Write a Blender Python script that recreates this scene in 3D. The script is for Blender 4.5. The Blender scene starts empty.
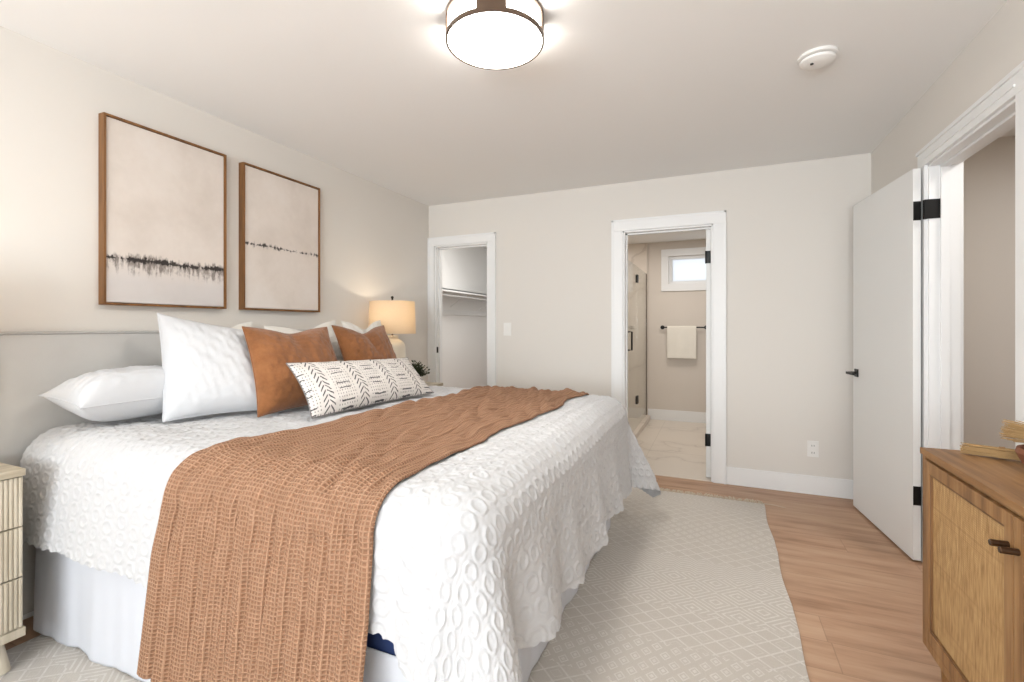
import bpy, bmesh, math, random
import numpy as np
from mathutils import Vector, Matrix
S = bpy.context.scene
C = bpy.context.scene.collection
PI = math.pi
random.seed(7)

# ------------------------------------------------------------------ camera
cam = bpy.data.cameras.new('camera')
co = bpy.data.objects.new('camera', cam); C.objects.link(co); S.camera = co
co.location = (0, 0, 1.22)
co.rotation_euler = (PI/2, 0, math.radians(23.4))
cam.sensor_width = 36; cam.lens = 471/1024*36; cam.shift_y = -14/1024
cam.clip_start = 0.02; cam.clip_end = 100
# ------------------------------------------------------------------ world, daylight, exposure
w = bpy.data.worlds.new('world'); S.world = w; w.use_nodes = True
bg = w.node_tree.nodes['Background']
bg.inputs[0].default_value = (0.90, 0.95, 1.0, 1); bg.inputs[1].default_value = 1.3
S.view_settings.view_transform = 'Standard'; S.view_settings.look = 'None'
S.view_settings.gamma = 1; S.view_settings.use_curve_mapping = False
S.view_settings.exposure = 0.33

def light(name, kind, loc, energy, col=(1, 1, 1), rot=(0, 0, 0), size=None, sy=None, radius=None):
    l = bpy.data.lights.new(name, kind); l.energy = energy; l.color = col
    if kind == 'AREA':
        l.shape = 'RECTANGLE'; l.size = size; l.size_y = sy or size
    elif radius: l.shadow_soft_size = radius
    o = bpy.data.objects.new(name, l); C.objects.link(o); o.location = loc; o.rotation_euler = rot
    return o
# daylight area lights at two unseen rear windows, tilted up to fill the ceiling
light('window_daylight', 'AREA', (-1.25, -2.56, 1.40), 116, (0.89, 0.945, 1.0), (math.radians(130), 0, 0), 2.3, 1.5)
light('window_daylight', 'AREA', (0.45, -2.56, 1.40), 48, (0.89, 0.945, 1.0), (math.radians(130), 0, 0), 0.7, 1.5)
light('ceiling_lamp_light', 'AREA', (-0.80, 1.69, 2.325), 8, (1.0, 0.96, 0.91), (0, 0, 0), 0.33, 0.33)
light('bathroom_light', 'AREA', (-0.3, 5.3, 2.30), 10, (1.0, 0.94, 0.88), (0, 0, 0), 0.5, 0.5)
light('shower_fill', 'AREA', (-1.3, 5.6, 2.30), 4.5, (1.0, 0.95, 0.90), (0, 0, 0), 0.3, 0.3)  # unseen lamp added to brighten the dark shower behind the glass
light('closet_light', 'AREA', (-2.35, 5.0, 2.42), 12, (1.0, 0.98, 0.95), (0, 0, 0), 0.5, 0.5)
light('hallway_light', 'AREA', (1.75, 2.6, 2.42), 12, (1.0, 0.96, 0.92), (0, 0, 0), 0.4, 0.4)

# ------------------------------------------------------------------ materials
def lin(c):
    return tuple(((v/255)/12.92 if v/255 <= .04045 else ((v/255+.055)/1.055)**2.4) for v in c) + (1,)
class NT:
    """tiny expression helper over a node tree"""
    def __init__(s, name, rough=.6, base=(200, 200, 200)):
        s.m = bpy.data.materials.new(name); s.m.use_nodes = True
        s.t = s.m.node_tree; s.b = s.t.nodes['Principled BSDF']
        s.b.inputs['Roughness'].default_value = rough
        s.b.inputs['Base Color'].default_value = lin(base)
    def n(s, typ, **kw):
        x = s.t.nodes.new(typ)
        for k, v in kw.items(): setattr(x, k, v)
        return x
    def l(s, a, b):
        s.t.links.new(a, b)
    def put(s, v, sock):
        if isinstance(v, (int, float)): sock.default_value = v
        elif isinstance(v, tuple): sock.default_value = v
        else: s.l(v, sock)
    def M(s, op, a, b=0.0, c=0.0):
        x = s.n('ShaderNodeMath', operation=op)
        s.put(a, x.inputs[0]); s.put(b, x.inputs[1]); s.put(c, x.inputs[2])
        return x.outputs[0]
    def add(s, a, b): return s.M('ADD', a, b)
    def sub(s, a, b): return s.M('SUBTRACT', a, b)
    def mul(s, a, b): return s.M('MULTIPLY', a, b)
    def fr(s, a): return s.M('FRACT', a)
    def ab(s, a): return s.M('ABSOLUTE', a)
    def lt(s, a, b): return s.M('LESS_THAN', a, b)
    def gt(s, a, b): return s.M('GREATER_THAN', a, b)
    def mx(s, a, b): return s.M('MAXIMUM', a, b)
    def mn(s, a, b): return s.M('MINIMUM', a, b)
    def tri(s, a, p, off=0.0):      # 0 at cell centre .. 1 at cell edge
        return s.mul(s.ab(s.sub(s.fr(s.add(s.M('DIVIDE', a, p), off)), .5)), 2.0)
    def coord(s, kind='Object'):
        tc = s.n('ShaderNodeTexCoord'); sp = s.n('ShaderNodeSeparateXYZ')
        s.l(tc.outputs[kind], sp.inputs[0]); return tc.outputs[kind], sp.outputs
    def scaled(s, vec, sc):
        mp = s.n('ShaderNodeMapping'); s.l(vec, mp.inputs[0]); mp.inputs['Scale'].default_value = sc
        return mp.outputs[0]
    def noise(s, vec, scale, detail=3, rough=.5):
        x = s.n('ShaderNodeTexNoise'); x.inputs['Scale'].default_value = scale
        x.inputs['Detail'].default_value = detail; x.inputs['Roughness'].default_value = rough
        if vec is not None: s.l(vec, x.inputs['Vector'])
        return x.outputs[0]
    def mix(s, f, a, b):
        x = s.n('ShaderNodeMix', data_type='RGBA'); s.put(f, x.inputs[0])
        s.put(a, x.inputs[6]); s.put(b, x.inputs[7]); return x.outputs[2]
    def ramp(s, f, stops):
        x = s.n('ShaderNodeValToRGB'); s.l(f, x.inputs[0]); e = x.color_ramp.elements
        e[0].position, e[0].color = stops[0]; e[1].position, e[1].color = stops[-1]
        for p, c in stops[1:-1]:
            k = e.new(p); k.color = c
        return x.outputs[0]
    def color(s, c): s.l(c, s.b.inputs['Base Color'])
    def bump(s, h, strength=.3, dist=.01):
        x = s.n('ShaderNodeBump'); x.inputs['Strength'].default_value = strength
        x.inputs['Distance'].default_value = dist; s.l(h, x.inputs['Height'])
        s.l(x.outputs[0], s.b.inputs['Normal'])

def plain(name, rgb, rough=.6, bump=None, metal=0, spec=None):
    t = NT(name, rough, rgb)
    t.b.inputs['Metallic'].default_value = metal
    if spec is not None: t.b.inputs['Specular IOR Level'].default_value = spec
    if bump:
        v, _ = t.coord(); t.bump(t.noise(v, bump[0], 4), bump[1], bump[2])
    return t.m
WALL = plain('wall_paint', (224, 219, 212), .85, (140, .08, .002), spec=.2)
CEIL = plain('ceiling_paint', (243, 242, 240), .9, (120, .08, .002), spec=.1)
TRIM = plain('trim_paint', (236, 236, 235), .4)
DOORP = plain('door_paint', (232, 232, 230), .5)
BATHW = plain('bathroom_paint', (216, 207, 197), .8, spec=.2)
HALLW = plain('hallway_paint', (205, 192, 178), .85, spec=.2)
BLACK = plain('black_metal', (18, 17, 16), .45, metal=.3)
BRONZE = plain('dark_bronze', (92, 74, 60), .4, metal=.5)
NAVY = plain('navy_ticking', (32, 52, 98), .8)
PLASTIC = plain('white_plastic', (236, 234, 230), .35)
SLOT = plain('dark_slot', (60, 58, 55), .6)
KNOBM = plain('antique_bronze', (74, 54, 38), .35, metal=.7)
CHROME = plain('chrome', (190, 190, 190), .15, metal=1)
CERAM = plain('cream_ceramic', (228, 220, 204), .35, (60, .05, .003))

def emis(name, rgb, st):
    t = NT(name, .5, rgb); t.b.inputs['Emission Color'].default_value = lin(rgb)
    t.b.inputs['Emission Strength'].default_value = st; return t.m
DIFFUSER = emis('lamp_diffuser', (255, 250, 243), 13.0)

def glass(name, rgb=(255, 255, 255), alpha=.12, rough=.02):
    t = NT(name, rough, rgb)
    tr = t.n('ShaderNodeBsdfTransparent'); gl = t.n('ShaderNodeBsdfGlossy'); mxs = t.n('ShaderNodeMixShader')
    gl.inputs['Roughness'].default_value = rough
    fr = t.n('ShaderNodeLayerWeight'); fr.inputs['Blend'].default_value = .5
    t.put(t.add(.03, t.mul(t.M('POWER', fr.outputs['Facing'], 5.0), .5)), mxs.inputs[0]); t.l(tr.outputs[0], mxs.inputs[1]); t.l(gl.outputs[0], mxs.inputs[2])
    tr.inputs[0].default_value = (.97, .98, .975, 1)
    t.l(mxs.outputs[0], t.t.nodes['Material Output'].inputs[0]); return t.m
GLASS = glass('clear_glass')
def frost():
    t = NT('frosted_glass', .4, (235, 240, 245))
    tl = t.n('ShaderNodeBsdfTranslucent'); tl.inputs[0].default_value = (.97, .98, 1, 1)
    df = t.n('ShaderNodeBsdfDiffuse'); df.inputs[0].default_value = (.8, .84, .88, 1)
    m = t.n('ShaderNodeMixShader'); m.inputs[0].default_value = .75
    t.l(df.outputs[0], m.inputs[1]); t.l(tl.outputs[0], m.inputs[2])
    t.l(m.outputs[0], t.t.nodes['Material Output'].inputs[0]); return t.m
FROST = frost()
def shade_mat():
    t = NT('linen_shade', .8, (235, 222, 200)); v, _ = t.coord()
    h = t.noise(t.scaled(v, (1, 1, 6)), 90, 3)
    c = t.mix(h, lin((222, 206, 182)), lin((238, 226, 206)))
    tl = t.n('ShaderNodeBsdfTranslucent'); t.l(c, tl.inputs[0])
    df = t.n('ShaderNodeBsdfDiffuse'); t.l(c, df.inputs[0])
    m = t.n('ShaderNodeMixShader'); m.inputs[0].default_value = .55
    t.l(df.outputs[0], m.inputs[1]); t.l(tl.outputs[0], m.inputs[2])
    t.l(m.outputs[0], t.t.nodes['Material Output'].inputs[0]); return t.m
SHADE = shade_mat()

def oak_floor():
    t = NT('oak_planks', .42); v, sp = t.coord()
    y, x = sp[1], sp[0]
    row = t.M('FLOOR', t.M('DIVIDE', y, .18))
    rnd = t.fr(t.mul(t.M('SINE', t.mul(row, 12.9898)), 43758.5))
    xs = t.add(x, t.mul(rnd, 3.0))
    brd = t.M('FLOOR', t.M('DIVIDE', xs, 1.5))
    r2 = t.fr(t.mul(t.M('SINE', t.add(t.mul(row, 7.13), t.mul(brd, 3.71))), 9631.7))
    cb = t.n('ShaderNodeCombineXYZ'); t.l(xs, cb.inputs[0]); t.l(y, cb.inputs[1]); t.l(t.mul(r2, 7.0), cb.inputs[2])
    g1 = t.noise(t.scaled(cb.outputs[0], (1.1, 9, 1)), 2.2, 5, .6)
    g2 = t.noise(t.scaled(cb.outputs[0], (2.0, 60, 1)), 3.0, 3, .6)
    c = t.ramp(g1, [(.30, lin((142, 106, 80))), (.48, lin((176, 139, 111))), (.75, lin((198, 165, 137)))])
    c = t.mix(t.mul(g2, .35), c, lin((150, 108, 76)))
    c = t.mix(t.mul(r2, .35), c, lin((200, 166, 136)))
    seam = t.gt(t.tri(y, .18), .978)
    ends = t.gt(t.tri(xs, 1.5), .9975)
    sm = t.mx(seam, ends)
    c = t.mix(t.mul(sm, .35), c, lin((104, 74, 52)))
    t.color(c); t.bump(t.sub(t.mul(g2, .25), sm), .25, .002); return t.m
FLOOR = oak_floor()

def wood(name, dark, mid, light_, axis=1, rough=.5, s=1.0):
    t = NT(name, rough); v, sp = t.coord()
    sc = [14*s, 14*s, 14*s]; sc[axis] = 1.2*s
    g = t.noise(t.scaled(v, tuple(sc)), 2.0, 5, .6)
    sc2 = [70*s, 70*s, 70*s]; sc2[axis] = 3*s
    g2 = t.noise(t.scaled(v, tuple(sc2)), 2.0, 2)
    c = t.ramp(g, [(.28, lin(dark)), (.5, lin(mid)), (.74, lin(light_))])
    c = t.mix(t.mul(g2, .3), c, lin(dark)); t.color(c); t.bump(g2, .15, .002); return t.m
DRESS_H = wood('dresser_wood_long', (98, 66, 36), (146, 106, 64), (178, 138, 92), 1)
DRESS_V = wood('dresser_wood_upright', (98, 66, 36), (146, 106, 64), (178, 138, 92), 2)
BEADW = wood('dresser_bead_wood', (74, 48, 26), (112, 78, 46), (140, 102, 64), 2)
NIGHT_V = wood('pale_oak_upright', (160, 148, 128), (192, 182, 162), (212, 203, 186), 2)
NIGHT_H = wood('pale_oak_long', (150, 138, 118), (182, 171, 150), (206, 196, 176), 1)
WALNUT = wood('walnut_frame', (92, 60, 30), (130, 88, 46), (156, 110, 64), 2)

def cane_mat():
    t = NT('woven_cane', .6); v, sp = t.coord()
    y, z = sp[1], sp[2]
    wy = t.tri(y, .006); wz = t.tri(z, .006)
    d1 = t.tri(t.add(y, z), .012); d2 = t.tri(t.sub(y, z), .012)
    h = t.mx(t.mx(wy, wz), t.mul(t.mx(d1, d2), .8))
    hole = t.lt(t.mx(wy, wz), .42)
    g = t.noise(t.scaled(v, (8, 60, 8)), 2.0, 4, .7)
    big = t.noise(t.scaled(v, (4, 50, 3)), 1.0, 3, .7)
    c = t.ramp(g, [(.3, lin((142, 104, 60))), (.52, lin((184, 146, 96))), (.75, lin((206, 174, 126)))])
    c = t.mix(t.mul(hole, .5), c, lin((118, 82, 46)))
    c = t.mix(t.mul(t.gt(big, .62), .3), c, lin((150, 108, 62)))
    seams = t.mx(t.gt(t.tri(z, .165), .97), t.gt(t.tri(z, .165, .13), .985))
    c = t.mix(t.mul(seams, .35), c, lin((140, 100, 58)))
    t.color(c); t.bump(h, .5, .002); return t.m
CANE = cane_mat()

def fabric(name, rgb, rough=.9, weave=.0015, strength=.3, mott=.08, sheen=.2):
    t = NT(name, rough, rgb); v, sp = t.coord()
    n1 = t.noise(v, 9, 4); n2 = t.noise(v, 420, 3, .7)
    dark = tuple(int(k*(1-mott)) for k in rgb)
    t.color(t.mix(t.mul(n1, 1.0), lin(dark), lin(rgb)))
    t.bump(n2, strength, weave*2); t.b.inputs['Specular IOR Level'].default_value = .15
    t.b.inputs['Sheen Weight'].default_value = sheen; return t.m
HEADF = fabric('grey_linen', (196, 194, 190), mott=.06)
COVF = fabric('white_chenille', (194, 194, 195), mott=.02, strength=.35, weave=.002)
WHITEF = fabric('white_cotton', (240, 240, 240), mott=.02)
CREAMF = fabric('ivory_cotton', (222, 219, 212), mott=.02)
SKIRTF = fabric('skirt_cotton', (206, 208, 214), mott=.02)
TOWELF = fabric('cream_terry', (244, 238, 226), mott=.03, weave=.004, strength=.5)
def rust_mat():
    t = NT('caramel_velvet', .85); v, sp = t.coord()
    n1 = t.noise(v, 7, 5, .7); n2 = t.noise(v, 60, 4, .7); n3 = t.noise(v, 400, 2)
    c = t.ramp(n1, [(.3, lin((100, 60, 31))), (.5, lin((129, 81, 46))), (.75, lin((152, 101, 62)))])
    c = t.mix(t.mul(n2, .35), c, lin((160, 112, 74)))
    t.color(c); t.bump(t.add(n2, n3), .25, .003)
    t.b.inputs['Specular IOR Level'].default_value = .15; t.b.inputs['Sheen Weight'].default_value = .3
    return t.m
RUST = rust_mat()
def sham_mat():
    t = NT('white_crinkle_cotton', .9, (200, 201, 203)); v, sp = t.coord()
    n1 = t.noise(t.scaled(v, (1, 1, 1)), 45, 4, .7); n2 = t.noise(v, 300, 2)
    t.bump(t.add(n1, t.mul(n2, .4)), .3, .004); t.b.inputs['Specular IOR Level'].default_value = .1; return t.m
SHAM = sham_mat()
def throw_mat():
    t = NT('tan_gauze', .9); tc = t.n('ShaderNodeUVMap'); sp = t.n('ShaderNodeSeparateXYZ'); t.l(tc.outputs[0], sp.inputs[0])
    u, v = sp.outputs[0], sp.outputs[1]
    n = t.noise(tc.outputs[0], 22, 3)
    uu = t.add(u, t.mul(n, .006)); 
    a = t.tri(uu, .0122); b = t.tri(v, .0118)
    cell = t.mx(a, b)                          # 1 on the raised ribs
    hole = t.lt(cell, .62)
    h = t.M('SMOOTHSTEP', 0, 0) if False else t.mul(cell, cell)
    fine = t.noise(tc.outputs[0], 500, 2)
    c = t.mix(t.mul(n, .9), lin((170, 130, 102)), lin((196, 158, 131)))
    c = t.mix(t.mul(hole, .6), c, lin((112, 74, 50)))
    t.color(c); t.bump(t.add(h, t.mul(fine, .25)), .9, .006)
    t.b.inputs['Specular IOR Level'].default_value = .1; return t.m
THROW = throw_mat()
def mud_mat():
    t = NT('printed_cotton', .9); tc = t.n('ShaderNodeUVMap'); sp = t.n('ShaderNodeSeparateXYZ'); t.l(tc.outputs[0], sp.inputs[0])
    u, v = sp.outputs[0], sp.outputs[1]
    wn = t.noise(tc.outputs[0], 30, 2)
    u = t.add(u, t.mul(t.sub(wn, .5), .006)); v = t.add(v, t.mul(t.sub(wn, .5), .008))
    P = .215
    xc = t.sub(t.mul(t.fr(t.add(t.M('DIVIDE', u, P), .05)), P), P/2)      # -P/2..P/2, arrows at the centre
    a = t.ab(xc)
    fa = t.fr(t.M('DIVIDE', t.add(v, t.mul(a, 1.0)), .026))
    arrow = t.mul(t.lt(fa, .34), t.mul(t.lt(a, .030), t.gt(a, .003)))
    xp = t.sub(P/2, a)                                                   # 0 at the middle of the plain panel
    sx = t.gt(xc, 0.0)
    panel = t.lt(xp, .062)
    vv = t.add(v, .012)
    dash = t.mul(t.lt(t.ab(t.sub(t.fr(t.M('DIVIDE', vv, .092)), .5)), .035), t.lt(xp, .040))
    dash2 = t.mul(t.lt(t.ab(t.sub(t.fr(t.M('DIVIDE', vv, .092)), .18)), .03), t.lt(xp, .034))
    dots = t.mul(t.mul(t.lt(t.fr(t.M('DIVIDE', u, .015)), .30), t.lt(t.fr(t.M('DIVIDE', v, .0165)), .40)), panel)
    ds = t.mul(dots, .8)
    m = t.mx(t.mx(arrow, dash), t.mx(ds, dash2))
    fade = t.add(.65, t.mul(t.noise(tc.outputs[0], 80, 2), .5))
    m = t.mn(t.mul(m, fade), .92)
    c = t.mix(m, lin((214, 209, 204)), lin((44, 44, 50)))
    t.color(c); t.bump(t.noise(tc.outputs[0], 400, 2), .3, .002)
    t.b.inputs['Specular IOR Level'].default_value = .1; return t.m
MUD = mud_mat()
def rug_mat():
    t = NT('patterned_wool', .95); v, sp = t.coord()
    k = 1/.62; x = t.mul(sp[0], k); y0 = t.mul(sp[1], k)
    wn = t.noise(v, 6, 2)
    y = t.add(y0, t.mul(t.sub(wn, .5), .01))
    yb = t.mul(t.fr(t.M('DIVIDE', t.add(y, -.62), 2.0)), 2.0)     # repeat of the bands every 2 m: local 0..2
    # flowers
    fx = t.tri(x, .11); fy = t.tri(y, .13)
    d = t.add(fx, fy)
    flower = t.mul(t.lt(d, .62), t.gt(t.ab(t.sub(d, .34)), .10))
    fx2 = t.tri(x, .11, .5); fy2 = t.tri(y, .13, .5); d2 = t.add(fx2, fy2)
    flower = t.mx(flower, t.mul(t.lt(d2, .62), t.gt(t.ab(t.sub(d2, .34)), .10)))
    # lattice
    lx = t.tri(x, .15); ly = t.tri(y, .13); ld = t.add(lx, ly)
    lattice = t.lt(t.ab(t.sub(ld, 1.0)), .11)
    lattice = t.mx(lattice, t.mul(t.lt(t.ab(t.sub(ld, .5)), .06), .5))
    # concentric diamonds
    cx = t.tri(x, .30); cy = t.tri(y, .26); cd = t.add(cx, cy)
    conc = t.lt(t.fr(t.mul(cd, 3.0)), .34)
    # zigzag
    zz = t.add(y, t.mul(t.tri(x, .13), .05))
    zig = t.lt(t.fr(t.M('DIVIDE', zz, .034)), .36)
    def band(a, b): return t.mul(t.gt(yb, a), t.lt(yb, b))
    pat = t.mul(flower, band(0, .42))
    pat = t.mx(pat, t.mul(lattice, band(.42, .84)))
    pat = t.mx(pat, t.mul(conc, band(.84, 1.36)))
    pat = t.mx(pat, t.mul(zig, band(1.36, 1.62)))
    pat = t.mx(pat, t.mul(lattice, band(1.62, 2.0)))
    fine = t.noise(v, 260, 3, .7)
    rib = t.tri(y0, .006)
    pat = t.mul(pat, t.add(.15, t.mul(t.noise(v, 55, 3), 1.3)))
    c = t.mix(t.mul(fine, .7), lin((210, 203, 194)), lin((174, 166, 156)))
    c = t.mix(t.mn(t.mul(pat, .55), 1.0), c, lin((232, 228, 222)))
    t.color(c); t.bump(t.add(t.mul(pat, 1.0), t.add(t.mul(fine, .5), t.mul(rib, .2))), .7, .005)
    t.b.inputs['Specular IOR Level'].default_value = .1; return t.m
RUG = rug_mat()
def marble(name, tile=None):
    t = NT(name, .3); v, sp = t.coord()
    n = t.noise(v, 1.3, 6, .6)
    sc = t.n('ShaderNodeVectorMath', operation='ADD'); t.l(v, sc.inputs[0])
    cb = t.n('ShaderNodeCombineXYZ'); t.l(t.mul(n, .8), cb.inputs[0]); t.l(t.mul(n, .5), cb.inputs[1]); t.l(n, cb.inputs[2])
    t.l(cb.outputs[0], sc.inputs[1])
    ve = t.noise(sc.outputs[0], 1.1, 3, .5)
    line = t.lt(t.ab(t.sub(ve, .5)), .007)
    soft = t.M('SUBTRACT', 1.0, t.mn(t.mul(t.ab(t.sub(ve, .5)), 14.0), 1.0))
    c = t.mix(t.mul(soft, .16), lin((226, 216, 204)), lin((168, 152, 138)))
    c = t.mix(t.mul(line, .22), c, lin((150, 134, 120)))
    if tile:
        g = t.mx(t.gt(t.tri(sp[tile[0]], tile[1]), .994), t.gt(t.tri(sp[tile[2]], tile[3]), .994))
        c = t.mix(t.mul(g, .4), c, lin((150, 140, 128)))
    t.color(c); return t.m
MARBLE = marble('marble_floor_tile', (0, .6, 1, 1.2))
MARBLEW = marble('marble_wall_tile', (1, 1.2, 2, .6))
def art(name, level, heavy):
    t = NT(name, .8); v, sp = t.coord()
    y, z = sp[1], sp[2]
    n1 = t.noise(v, 3.0, 5, .6)
    c = t.ramp(n1, [(.3, lin((210, 199, 189))), (.5, lin((220, 210, 201))), (.7, lin((226, 218, 211)))])
    def N(sc, f, det=4, r=.7): return t.mul(t.sub(t.noise(t.scaled(v, sc), f, det, r), .5), 2.0)   # about -.6 .. .6
    fine = N((1, 1, .6), 60); run = N((1, 1, .10), 55); amp = N((1, 1, .0), 6 if heavy else 4, 3); blot = N((1, 1, .5), 18, 5)
    wave = t.mul(N((1, 1, 0), 3, 3), .012)
    d = t.sub(z, t.add(wave, level))
    up = t.mx(d, 0.0); dn = t.mx(t.mul(d, -1.0), 0.0)
    def clamp(a): return t.mn(t.mx(a, 0.0), 1.0)
    # loose smear: fades quickly upward, slowly downward
    fall = t.sub(1.0, t.add(t.mul(up, 26), t.mul(dn, 11 if heavy else 28)))
    smear = t.add(t.add(t.mul(fall, .9), t.mul(run, 1.1)), t.add(t.mul(fine, .9), t.mul(amp, .9)))
    smear = clamp(t.mul(t.sub(smear, .30 if heavy else .70), 1.7))
    smear = t.mul(smear, clamp(t.mul(fall, 3.0)))
    # dense dark line
    wd = t.add(.011 if heavy else .005, t.mul(amp, .016))
    core = clamp(t.mul(t.sub(t.add(wd, t.mul(t.add(fine, blot), .030)), t.ab(d)), 140))
    if heavy:
        low = clamp(t.mul(dn, 9.0)); c = t.mix(t.mul(low, .5), c, lin((200, 198, 200)))
    c = t.mix(t.mul(smear, .75 if heavy else .6), c, lin((84, 72, 66)))
    c = t.mix(t.mul(core, .93), c, lin((34, 27, 25)))
    t.color(c); t.bump(n1, .1, .002); return t.m
LEAF = plain('dark_leaf', (58, 66, 40), .6)
STRAW = plain('dried_straw', (160, 128, 84), .8)
STRAWD = plain('dried_straw_dark', (134, 102, 64), .8)
TERRA = plain('terracotta', (128, 80, 56), .7, (40, .2, .004))

# ------------------------------------------------------------------ mesh helpers
def add_box(bm, lo, hi, bevel=0.0, M=None):
    r = bmesh.ops.create_cube(bm, size=1.0)
    vs = r['verts']
    sc = [hi[i]-lo[i] for i in range(3)]; c = [(hi[i]+lo[i])/2 for i in range(3)]
    for v in vs:
        v.co = Vector((v.co.x*sc[0]+c[0], v.co.y*sc[1]+c[1], v.co.z*sc[2]+c[2]))
    if bevel > 0:
        es = list({e for v in vs for e in v.link_edges})
        rr = bmesh.ops.bevel(bm, geom=es, offset=bevel, segments=2, affect='EDGES', profile=.7)
        vs = list({v for f in rr['faces'] for v in f.verts} | {v for v in vs if v.is_valid})
    if M is not None:
        for v in vs: v.co = M @ v.co
    return vs
def BX(*boxes, bevel=0.0, M=None):
    bm = bmesh.new()
    for b in boxes: add_box(bm, b[0], b[1], b[2] if len(b) > 2 else bevel, M)
    return bm
def add_tube(bm, pts, rad, seg=10, cap=True):
    pts = [Vector(p) for p in pts]; n = len(pts)
    rad = rad if isinstance(rad, (list, tuple)) else [rad]*n
    rings = []
    for i, p in enumerate(pts):
        d = (pts[min(i+1, n-1)] - pts[max(i-1, 0)]).normalized()
        a = Vector((0, 0, 1)) if abs(d.z) < .9 else Vector((1, 0, 0))
        u = d.cross(a).normalized(); v = d.cross(u)
        rings.append([bm.verts.new(p + (u*math.cos(2*PI*k/seg)+v*math.sin(2*PI*k/seg))*rad[i]) for k in range(seg)])
    for i in range(n-1):
        for k in range(seg):
            bm.faces.new((rings[i][k], rings[i][(k+1) % seg], rings[i+1][(k+1) % seg], rings[i+1][k]))
    if cap:
        bm.faces.new(rings[0][::-1]); bm.faces.new(rings[-1])
def TB(*t, seg=10):
    bm = bmesh.new()
    for p, r in t: add_tube(bm, p, r, seg)
    bmesh.ops.recalc_face_normals(bm, faces=bm.faces[:]); return bm
def LATHE(prof, seg=40, closed=False):
    bm = bmesh.new(); rings = []
    for r, z in prof:
        if r < 1e-6: rings.append([bm.verts.new((0, 0, z))])
        else: rings.append([bm.verts.new((r*math.cos(2*PI*k/seg), r*math.sin(2*PI*k/seg), z)) for k in range(seg)])
    pairs = list(zip(rings, rings[1:]))
    if closed: pairs.append((rings[-1], rings[0]))
    for a, b in pairs:
        for k in range(seg):
            j = (k+1) % seg
            if len(a) == 1 and len(b) == 1: continue
            if len(a) == 1: bm.faces.new((a[0], b[j], b[k]))
            elif len(b) == 1: bm.faces.new((a[k], a[j], b[0]))
            else: bm.faces.new((a[k], a[j], b[j], b[k]))
    bmesh.ops.recalc_face_normals(bm, faces=bm.faces[:]); return bm
def PRISM(poly, lo, hi, axis):
    """extrude polygon (list of 2D) along axis from lo to hi"""
    bm = bmesh.new()
    def P(p, h):
        q = list(p); q.insert(axis, h); return q
    a = [bm.verts.new(P(p, lo)) for p in poly]; b = [bm.verts.new(P(p, hi)) for p in poly]
    n = len(poly); bm.faces.new(a); bm.faces.new(b[::-1])
    for i in range(n): bm.faces.new((a[i], b[i], b[(i+1) % n], a[(i+1) % n]))
    bmesh.ops.recalc_face_normals(bm, faces=bm.faces[:]); return bm

def finish(name, me, m, parent=None, smooth=False, origin=None, mats=None):
    me.materials.append(m)
    for k in (mats or []): me.materials.append(k)
    if origin is not None: me.transform(Matrix.Translation(-Vector(origin)))
    if smooth: me.polygons.foreach_set('use_smooth', [True]*len(me.polygons))
    o = bpy.data.objects.new(name, me); C.objects.link(o)
    if origin is not None and parent is None: o.location = origin
    if parent is not None: o.parent = parent
    return o
def obj(name, bm, m, parent=None, smooth=False, origin=None, sharp=35):
    me = bpy.data.meshes.new(name); bm.to_mesh(me); bm.free()
    o = finish(name, me, m, parent, smooth, origin)
    if smooth and sharp: me.set_sharp_from_angle(angle=math.radians(sharp))
    return o
def struct(name, bm, m, parent=None, smooth=False, origin=None):
    o = obj(name, bm, m, parent, smooth, origin)
    if parent is None: o['kind'] = 'structure'
    return o
def tag(o, label, cat, group=None):
    o['label'] = label; o['category'] = cat
    if group: o['group'] = group
    return o
def thing(name, label, cat, loc, rotz=0, group=None):
    o = bpy.data.objects.new(name, None); C.objects.link(o); o.empty_display_size = .05
    o.location = loc; o.rotation_euler = (0, 0, rotz)
    return tag(o, label, cat, group)
def dup(root, loc, label, rotz=None):
    r = root.copy(); C.objects.link(r); r.location = loc; r['label'] = label
    if rotz is not None: r.rotation_euler = (0, 0, rotz)
    for ch in list(root.children):
        c = ch.copy(); C.objects.link(c); c.parent = r
        for g in list(ch.children):
            d = g.copy(); C.objects.link(d); d.parent = c
    return r
def grid_mesh(name, P, UV=None, close=None, flip=False):
    """P: (nu, nv, 3) array -> quad mesh"""
    nu, nv = P.shape[:2]
    idx = np.arange(nu*nv).reshape(nu, nv)
    q = np.stack([idx[:-1, :-1], idx[1:, :-1], idx[1:, 1:], idx[:-1, 1:]], -1).reshape(-1, 4)
    if flip: q = q[:, ::-1]
    return raw_mesh(name, P.reshape(-1, 3), q, None if UV is None else UV.reshape(-1, 2))
def raw_mesh(name, V, Q, UV=None):
    me = bpy.data.meshes.new(name)
    me.vertices.add(len(V)); me.vertices.foreach_set('co', np.ascontiguousarray(V, np.float32).ravel())
    Q = np.ascontiguousarray(Q, np.int32)
    me.loops.add(Q.size); me.loops.foreach_set('vertex_index', Q.ravel())
    me.polygons.add(len(Q)); me.polygons.foreach_set('loop_start', np.arange(0, Q.size, 4, dtype=np.int32))
    me.polygons.foreach_set('loop_total', np.full(len(Q), 4, np.int32))
    if UV is not None:
        l = me.uv_layers.new(name='UVMap'); l.data.foreach_set('uv', np.ascontiguousarray(UV[Q.ravel()], np.float32).ravel())
    me.update(); me.validate(); return me
def wob(x, y, seed, scale, n=7):
    r = np.random.RandomState(seed); s = 0
    for i in range(n):
        a = r.uniform(0, 2*PI); f = r.uniform(.6, 1.6)/scale; p = r.uniform(0, 2*PI)
        s = s + np.sin((x*math.cos(a)+y*math.sin(a))*f*2*PI + p)
    return s/math.sqrt(n)

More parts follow.
